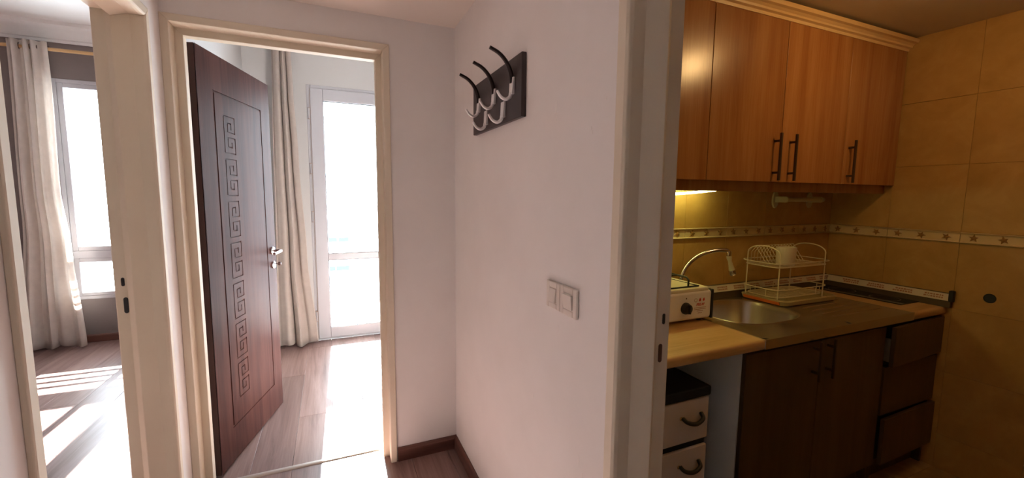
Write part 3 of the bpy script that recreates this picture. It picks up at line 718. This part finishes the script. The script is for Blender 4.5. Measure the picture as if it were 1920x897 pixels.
# base units
BF = 1.060
bu = tag(empty('sink_cabinet', (1.90, BF, 0)), 'dark wood two-door sink base cabinet with a pale side panel', 'cabinet')
MB().box(1.428, 1.446, BF+.020, KY-.002, 0.0, ZC-.040).build('side_panel', MELA, bu)
MB().box(2.348, 2.366, BF+.020, KY-.002, 0.0, ZC-.040).build('side_panel', LOWW, bu)
MB().box(1.446, 2.348, BF+.022, KY-.002, 0.12, 0.138).build('bottom_shelf', MELA, bu)
MB().box(1.446, 2.348, KY-.012, KY-.002, 0.138, ZC-.20).build('back_panel', MELA, bu)
for (a, b, hx) in ((1.430, 1.880, 1.832), (1.882, 2.366, 1.925)):
    d = MB().box(a, b-.001, BF, BF+.018, 0.118, 0.803).build('door', LOWW, bu, bevel=0.0015); bar_handle(d, hx, 0.640, 0.812, BF)
MB().box(1.446, 2.366, BF+.055, BF+.070, 0, 0.116).build('plinth', LOWW, bu)
dw = tag(empty('drawer_cabinet', (2.62, BF, 0)), 'dark wood drawer unit with crooked fronts beside the end wall', 'cabinet')
MB().box(2.370, 2.386, BF+.020, KY-.002, 0.0, ZC-.040).build('side_panel', LOWW, dw)
MB().box(KX-.020, KX-.004, BF+.020, KY-.002, 0.0, ZC-.040).build('side_panel', LOWW, dw)
MB().box(2.386, KX-.020, BF+.024, BF+.034, 0.118, ZC-.040).build('inner_panel', RUBBER, dw)
for (z0, z1, out, tl) in ((0.612, 0.803, 0.030, 0.012), (0.362, 0.600, 0.0, 0.0), (0.122, 0.350, 0.022, 0.006)):
    f_ = MB().add([(2.384, BF-out, z0), (KX-.008, BF-out+tl*1.5, z0+tl*.3), (KX-.008, BF-out+tl*1.5+.018, z0+tl*.3), (2.384, BF-out+.018, z0),
                   (2.384, BF-out, z1), (KX-.008, BF-out+tl*1.5, z1), (KX-.008, BF-out+tl*1.5+.018, z1), (2.384, BF-out+.018, z1)],
                  [(3, 2, 1, 0), (4, 5, 6, 7), (0, 1, 5, 4), (1, 2, 6, 5), (2, 3, 7, 6), (3, 0, 4, 7)]).build('drawer_front', LOWW, dw, bevel=0.0015)
    if out > 0.025:
        MB().box(2.389, 2.401, BF-out+.018, BF+.024, z0+.02, z1-.06).build('drawer_side', SATIN, f_)
MB().box(2.386, KX-.006, BF+.055, BF+.070, 0, 0.116).build('plinth', LOWW, dw)

# storage chest under the worktop
sb = tag(empty('storage_chest', (1.13, 1.08, 0)), 'beige fabric storage chest with black lid and black handles', 'storage chest')
SX0, SX1, SY0, SY1 = 0.985, 1.272, 1.080, 1.40
MB().box(SX0-.004, SX1+.004, SY0-.004, SY1+.004, 0.668, 0.705).build('lid', FABB, sb, bevel=0.006)
MB().box(SX0, SX1, SY0+.012, SY1, 0.008, 0.668).build('body', FABB, sb, bevel=0.003)
for z0, z1 in ((0.502, 0.664), (0.318, 0.476), (0.132, 0.290)):
    d = MB().box(SX0+.001, SX1-.001, SY0, SY0+.014, z0, z1).build('drawer_front', FABW, sb, bevel=0.004)
    zc = (z0+z1)/2+.016; xc = (SX0+SX1)/2+.058
    hh = MB().tube(spline([(xc-.045, SY0-.002, zc+.004), (xc-.036, SY0-.020, zc-.006), (xc, SY0-.026, zc-.014), (xc+.036, SY0-.020, zc-.004), (xc+.045, SY0-.002, zc+.008)], 6), 0.0075, 10).build('handle', BLACK, d, smooth=True)
    MB().lathe([(0.006, 0), (0.007, -.003), (0.003, -.005)], (xc-.052, SY0, zc+.004), (0, 1, 0), 12).build('handle_rivet', CHROME, d, smooth=True)

# ------------------------------------------------------------------ gas stove
gs = tag(empty('gas_stove', (1.30, 1.46, ZC)), 'white portable gas stove with black knob on the worktop', 'stove')
GX0, GX1, GY0, GY1, GZ0, GZ1 = 1.06, 1.545, 1.325, 1.595, ZC+.012, 0.992
MB().box(GX0, GX1-.006, GY0, GY1, GZ0, GZ1).build('body', ENAMEL, gs, bevel=0.014, seg=4)
MB().box(GX0+.01, GX1-.022, GY0+.004, GY1-.004, GZ1-.006, GZ1+.014).build('top_plate', ENAMELT, gs, bevel=0.007, seg=3)
rect_frame(GY0-.001, GY1+.001, GZ0-.002, GZ1+.001, 0.012, 0, 0.012).__class__
ep = rect_frame(GY0-.002, GY1+.002, GZ0-.003, GZ1+.002, 0.016, 0, 0.012); ep.v = [(GX1-.008+p[1], p[0], p[2]) for p in ep.v]
ep.build('end_trim', BLACK, gs, bevel=0.005, seg=3)
for x in (GX0+.04, GX1-.05):
    for y in (GY0+.03, GY1-.03): MB().lathe([(0.012, 0), (0.010, .013)], (x, y, ZC), (0, 0, 1), 12).build('foot', BLACK, gs)
kb = MB().lathe([(0.0255, 0), (0.0255, .008), (0.023, .012), (0.021, .022), (0.017, .024)], (1.384, GY0+.001, 0.922), (0, -1, 0), 24).build('knob', BLACK, gs, smooth=True)
MB().box(1.380, 1.388, GY0-.031, GY0-.018, 0.903, 0.941).build('knob_grip', BLACK, kb, bevel=0.002)
MB().lathe([(0.0035, 0), (0.0035, .0006)], (1.388, GY0+.0004, 0.964), (0, -1, 0), 10).build('knob_mark', DARKP, gs)
# burner and wire pan support
bn = MB().lathe([(0.050, 0), (0.050, .010), (0.036, .014), (0.036, .022), (0.030, .026), (0.004, .027)], (1.27, 1.46, GZ1+.012), (0, 0, 1), 24).build('burner', SATIN, gs, smooth=True)
zt_ = GZ1+.018; zh = GZ1+.058
ps = MB().tube([(1.13, 1.345, zt_), (1.475, 1.345, zt_), (1.475, 1.575, zt_), (1.13, 1.575, zt_)], 0.0035, 8, closed=True).build('pan_support', BLACK, gs, smooth=True)
for (p0, p1) in (((1.415, 1.345), (1.415, 1.575)), ((1.19, 1.345), (1.19, 1.575))):
    MB().tube([(p0[0], p0[1], zt_), (p0[0], p0[1], zh-.010), (p0[0], p0[1]+.012, zh), (p1[0], p1[1]-.012, zh), (p1[0], p1[1], zh-.010), (p1[0], p1[1], zt_)], 0.0042, 8).build('support_bar', BLACK, ps, smooth=True)
MB().tube([(1.415, 1.41, zh), (1.19, 1.41, zh)], 0.0042, 8).build('support_bar', BLACK, ps, smooth=True)
MB().tube([(1.415, 1.51, zh), (1.19, 1.51, zh)], 0.0042, 8).build('support_bar', BLACK, ps, smooth=True)
# printing on the front
def front_m(x, z): return Matrix(((1, 0, 0, x), (0, 0, -1, GY0-.0002), (0, 1, 0, z), (0, 0, 0, 1)))
text_obj('brand_print', 'PISLAF', 0.0165, RED, gs, front_m(1.470, 0.9265), shear=0.25)
m = MB()
for k in range(9): m.box(1.436+k*.0078, 1.4415+k*.0078, GY0-.0005, GY0+.001, 0.9165, 0.9190)
for k in range(8): m.box(1.438+k*.0083, 1.444+k*.0083, GY0-.0005, GY0+.001, 0.9095, 0.9120)
for k in range(5): m.box(1.452+k*.0075, 1.4575+k*.0075, GY0-.0005, GY0+.001, 0.9020, 0.9045)
for k in range(3): m.box(1.458+k*.0085, 1.4645+k*.0085, GY0-.0005, GY0+.001, 0.8935, 0.8955)
m.build('small_print', REDB, gs)['kind'] = 'stuff'
MB().lathe([(0.0065, 0), (0.0085, 0), (0.0085, .0006), (0.0065, .0006), (0.0065, 0)], (1.443, GY0+.0002, 0.952), (0, -1, 0), 18, cap=False).build('round_emblem', GREYP, gs)
for x, s in ((1.467, 1.0), (1.489, 0.9)):
    pts = [(-.006, -.004), (-.002, -.008), (.003, -.007), (.006, -.002), (.004, .003), (.005, .009), (.000, .004), (-.003, .008), (-.004, .002)]
    MB().prism([(x+p*s, 0.953+q*s) for p, q in pts], lambda p, q, t: (p, GY0+.0004-t, q), 0, .0009).build('flame_emblem', RED, gs)

# ------------------------------------------------------------------ faucet
fa = tag(empty('faucet', (1.60, 1.578, ZC+.0015)), 'chrome swan-neck faucet with a cream spray head', 'faucet')
MB().lathe([(0.026, 0), (0.026, .006), (0.020, .012), (0.018, .06), (0.016, .065)], (1.60, 1.578, ZC+.0015), (0, 0, 1), 20).build('base', CHROME, fa, smooth=True)
MB().tube([(1.60, 1.578, ZC+.045), (1.60, 1.53, ZC+.060), (1.60, 1.50, ZC+.078)], 0.006, 10).build('lever', CHROME, fa, smooth=True)
sp = spline([(1.600, 1.578, ZC+.055), (1.604, 1.572, 1.000), (1.640, 1.560, 1.068), (1.700, 1.545, 1.110), (1.770, 1.525, 1.130), (1.826, 1.508, 1.131), (1.842, 1.502, 1.124)], 8)
MB().tube(sp, 0.0105, 14).build('spout', CHROME, fa, smooth=True)
MB().lathe([(0.0125, 0), (0.0125, -.022), (0.011, -.026)], (1.842, 1.502, 1.128), (0, 0, 1), 16).build('spout_tip', CHROME, fa, smooth=True)
ax = Vector((0.036, -0.004, -0.105)).normalized()
MB().lathe([(0.011, 0), (0.013, .010), (0.009, .030), (0.011, .052), (0.0135, .072), (0.015, .080)], (1.842, 1.502, 1.104), ax, 16).build('spray_neck', CREAMP, fa, smooth=True)
MB().lathe([(0.0155, .078), (0.0165, .084), (0.0165, .100), (0.014, .106), (0.004, .107)], (1.842, 1.502, 1.104), ax, 16).build('spray_head', CHROME, fa, smooth=True)

# ------------------------------------------------------------------ dish rack on its tray
TX0, TX1, TY0, TY1 = 2.050, 2.485, 1.335, 1.595
def rr(x0, x1, y0, y1, r_, z, n=5):
    out = []
    for (cx2, cy2, a0) in ((x1-r_, y1-r_, 0), (x0+r_, y1-r_, 90), (x0+r_, y0+r_, 180), (x1-r_, y0+r_, 270)):
        for k in range(n+1): a = R(a0+90*k/n); out.append((cx2+r_*math.cos(a), cy2+r_*math.sin(a), z))
    return out
ty = tag(empty('drip_tray', (2.27, 1.465, ZC)), 'beige plastic drip tray with an orange end under the dish rack', 'tray')
m = MB(); lo = [rr(TX0+.006, TX1-.006, TY0+.006, TY1-.006, .03, ZC+.0055), rr(TX0, TX1, TY0, TY1, .035, ZC+.026), rr(TX0+.008, TX1-.008, TY0+.008, TY1-.008, .03, ZC+.030),
              rr(TX0+.014, TX1-.014, TY0+.014, TY1-.014, .028, ZC+.012)]
n_ = len(lo[0]); m.add([p for l in lo for p in l], [(i*n_+k, i*n_+(k+1) % n_, (i+1)*n_+(k+1) % n_, (i+1)*n_+k) for i in range(3) for k in range(n_)] + [tuple(range(n_))[::-1], tuple(3*n_+k for k in range(n_))])
m.build('tray_body', TRAYP, ty, smooth=True)
MB().add([(TX0+.0035, TY0+.03, ZC+.006), (TX0+.0035, TY1-.03, ZC+.006), (TX0-.0025, TY1-.03, ZC+.022), (TX0-.0025, TY0+.03, ZC+.022),
          (TX0+.010, TY0+.03, ZC+.006), (TX0+.010, TY1-.03, ZC+.006), (TX0+.008, TY1-.03, ZC+.022), (TX0+.008, TY0+.03, ZC+.022)],
         [(0, 1, 2, 3), (4, 5, 6, 7), (0, 1, 5, 4), (1, 2, 6, 5), (2, 3, 7, 6), (3, 0, 4, 7)]).build('orange_stripe', ORANGE, ty)
dk = tag(empty('dish_rack', (2.25, 1.475, ZC+.012)), 'two-tier cream wire dish rack beside the sink', 'dish rack')
RX0, RX1, RY0, RY1 = 2.062, 2.440, 1.385, 1.572
zl0, zl1, zu0, zu1 = ZC+.036, ZC+.078, 1.046, 1.066
def ring(z, ex, nm, r_=0.0028): return MB().tube(rr(RX0-ex, RX1+ex, RY0-ex*.6, RY1+ex*.6, .05, z), r_, 6, closed=True).build(nm, WIRE, dk, smooth=True)
ring(zl0, .0, 'lower_ring'); ring(zl1, .02, 'lower_rim'); ring(zu0, .015, 'upper_ring'); ring(zu1, .028, 'upper_rim')
for x in (RX0+.008, RX1-.008):   # side hoops: legs + arch
    hoop = [(x, RY0+.004, ZC+.014), (x, RY0+.004, 1.108)] + [((x, (RY0+RY1)/2-(RY1-RY0-.008)/2*math.cos(R(a)), 1.108+.040*math.sin(R(a)))) for a in range(15, 180, 15)] + [(x, RY1-.004, 1.108), (x, RY1-.004, ZC+.014)]
    MB().tube(hoop, 0.0032, 8).build('side_hoop', WIRE, dk, smooth=True)
for i in range(13):
    y = RY0+.012+i*(RY1-RY0-.024)/12
    MB().tube([(RX0+.004, y, zl0), (RX1-.004, y, zl0)], 0.0016, 5).build('lower_wire', WIRE, dk)
for x in (RX0+.12, RX0+.25): MB().tube([(x, RY0, zl0-.002), (x, RY1, zl0-.002)], 0.0022, 6).build('lower_brace', WIRE, dk)
for i in range(9):
    y = RY0+.010+i*(RY1-RY0-.020)/8
    MB().tube([(RX0+.002, y, zu0), (RX1+.004, y, zu0)], 0.0016, 5).build('upper_wire', WIRE, dk)
for i in range(13):             # plate holders: slanted wire loops at the back
    x = RX0+.020+i*.0255
    MB().tube([(x, RY1+.006, zu0), (x-.010, RY1-.004, 1.105), (x+.004, RY1-.020, 1.138), (x+.010, RY1-.032, 1.138), (x+.028, RY1-.082, zu0+.004)], 0.0018, 5).build('plate_wire', WIRE, dk)
MB().tube([(RX0+.026, RY1-.026, 1.139), (RX0+.342, RY1-.026, 1.139)], 0.002, 6).build('plate_wire_rail', WIRE, dk)
for (x, y) in ((RX0-.018, RY0+.05), (RX0-.018, RY1-.05), (RX1+.018, RY0+.05), (RX0+.1, RY1+.01), (RX0+.25, RY1+.01), (RX1-.06, RY0-.010), (RX1-.09, RY0-.010)):
    MB().tube([(x, y, zl0), (x, y, zl1)], 0.0018, 5).build('rim_post', WIRE, dk)
# cup
cu = MB().lathe([(0.004, 0.004), (0.040, 0.0), (0.0415, 0.002), (0.0465, 0.096), (0.0445, 0.096), (0.0395, 0.006), (0.004, 0.006)], (2.168, 1.428, zu0+.0025), (0.02, 0.0, 1), 28)
tag(cu.build('cup', CUPW, None, smooth=True), 'white straight cup on the top tier of the dish rack', 'cup')

# pipe hole in the end wall
wh = tag(empty('wall_hole', (KX, 0.903, 0.93)), 'round black pipe hole in the tiled end wall', 'pipe hole')
MB().lathe([(0.017, 0), (0.0195, .003), (0.0215, .003), (0.0225, 0)], (KX, 0.903, 0.93), (-1, 0, 0), 24, cap=False).build('rim', BLACK, wh, smooth=True)
MB().lathe([(0.018, 0.0003), (0.018, .001)], (KX, 0.903, 0.93), (-1, 0, 0), 24).build('plug', RUBBER, wh)

# kitchen ceiling lamp (out of view, lights the kitchen)
KL = (2.01, 0.66, 2.172)
kl = tag(empty('ceiling_lamp', (KL[0], KL[1], KCE)), 'round warm ceiling lamp of the kitchen', 'lamp')
MB().lathe([(0.075, 0), (0.075, -.018), (0.05, -.03)], (KL[0], KL[1], KCE), (0, 0, 1), 24).build('lamp_base', WPLAST, kl, smooth=True)
MB().lathe([(0.012, .062), (0.035, .055), (0.055, .035), (0.062, 0.005), (0.055, -.028), (0.035, -.05), (0.008, -.060)], KL, (0, 0, 1), 20).build('lamp_globe', emit('warm_lamp_globe', (1.0, 0.62, 0.25), 24), kl, smooth=True)

# far houses outside
def house(name, x0, x1, y0, z0, z1, label, wins):
    o = tag(empty(name, ((x0+x1)/2, y0, z0)), label, 'building')
    MB().box(x0, x1, y0, y0+6, z0, z1).build('facade', FARW, o)
    MB().box(x0-.2, x1+.2, y0-.2, y0+6.2, z1, z1+.25).build('roof_slab', FARW, o)
    for (a, b, c, d) in wins:
        wn = MB().box(a, b, y0-.05, y0+.02, c, d).build('window', FARB, o)
        MB().box(a+.05, b-.05, y0-.06, y0-.04, c+.05, d-.05).build('pane', FARB, wn)
house('far_house', -4.2, 9.5, 70, -22, -1.2, 'white far house seen low through the balcony door',
      [(-0.40, 0.78, -6.1, -5.45), (1.05, 2.96, -6.1, -5.45), (6.9, 8.4, -6.1, -5.45), (-0.40, 0.43, -10.6, -9.9), (0.60, 3.04, -10.6, -9.9), (6.9, 8.4, -10.6, -9.9)])
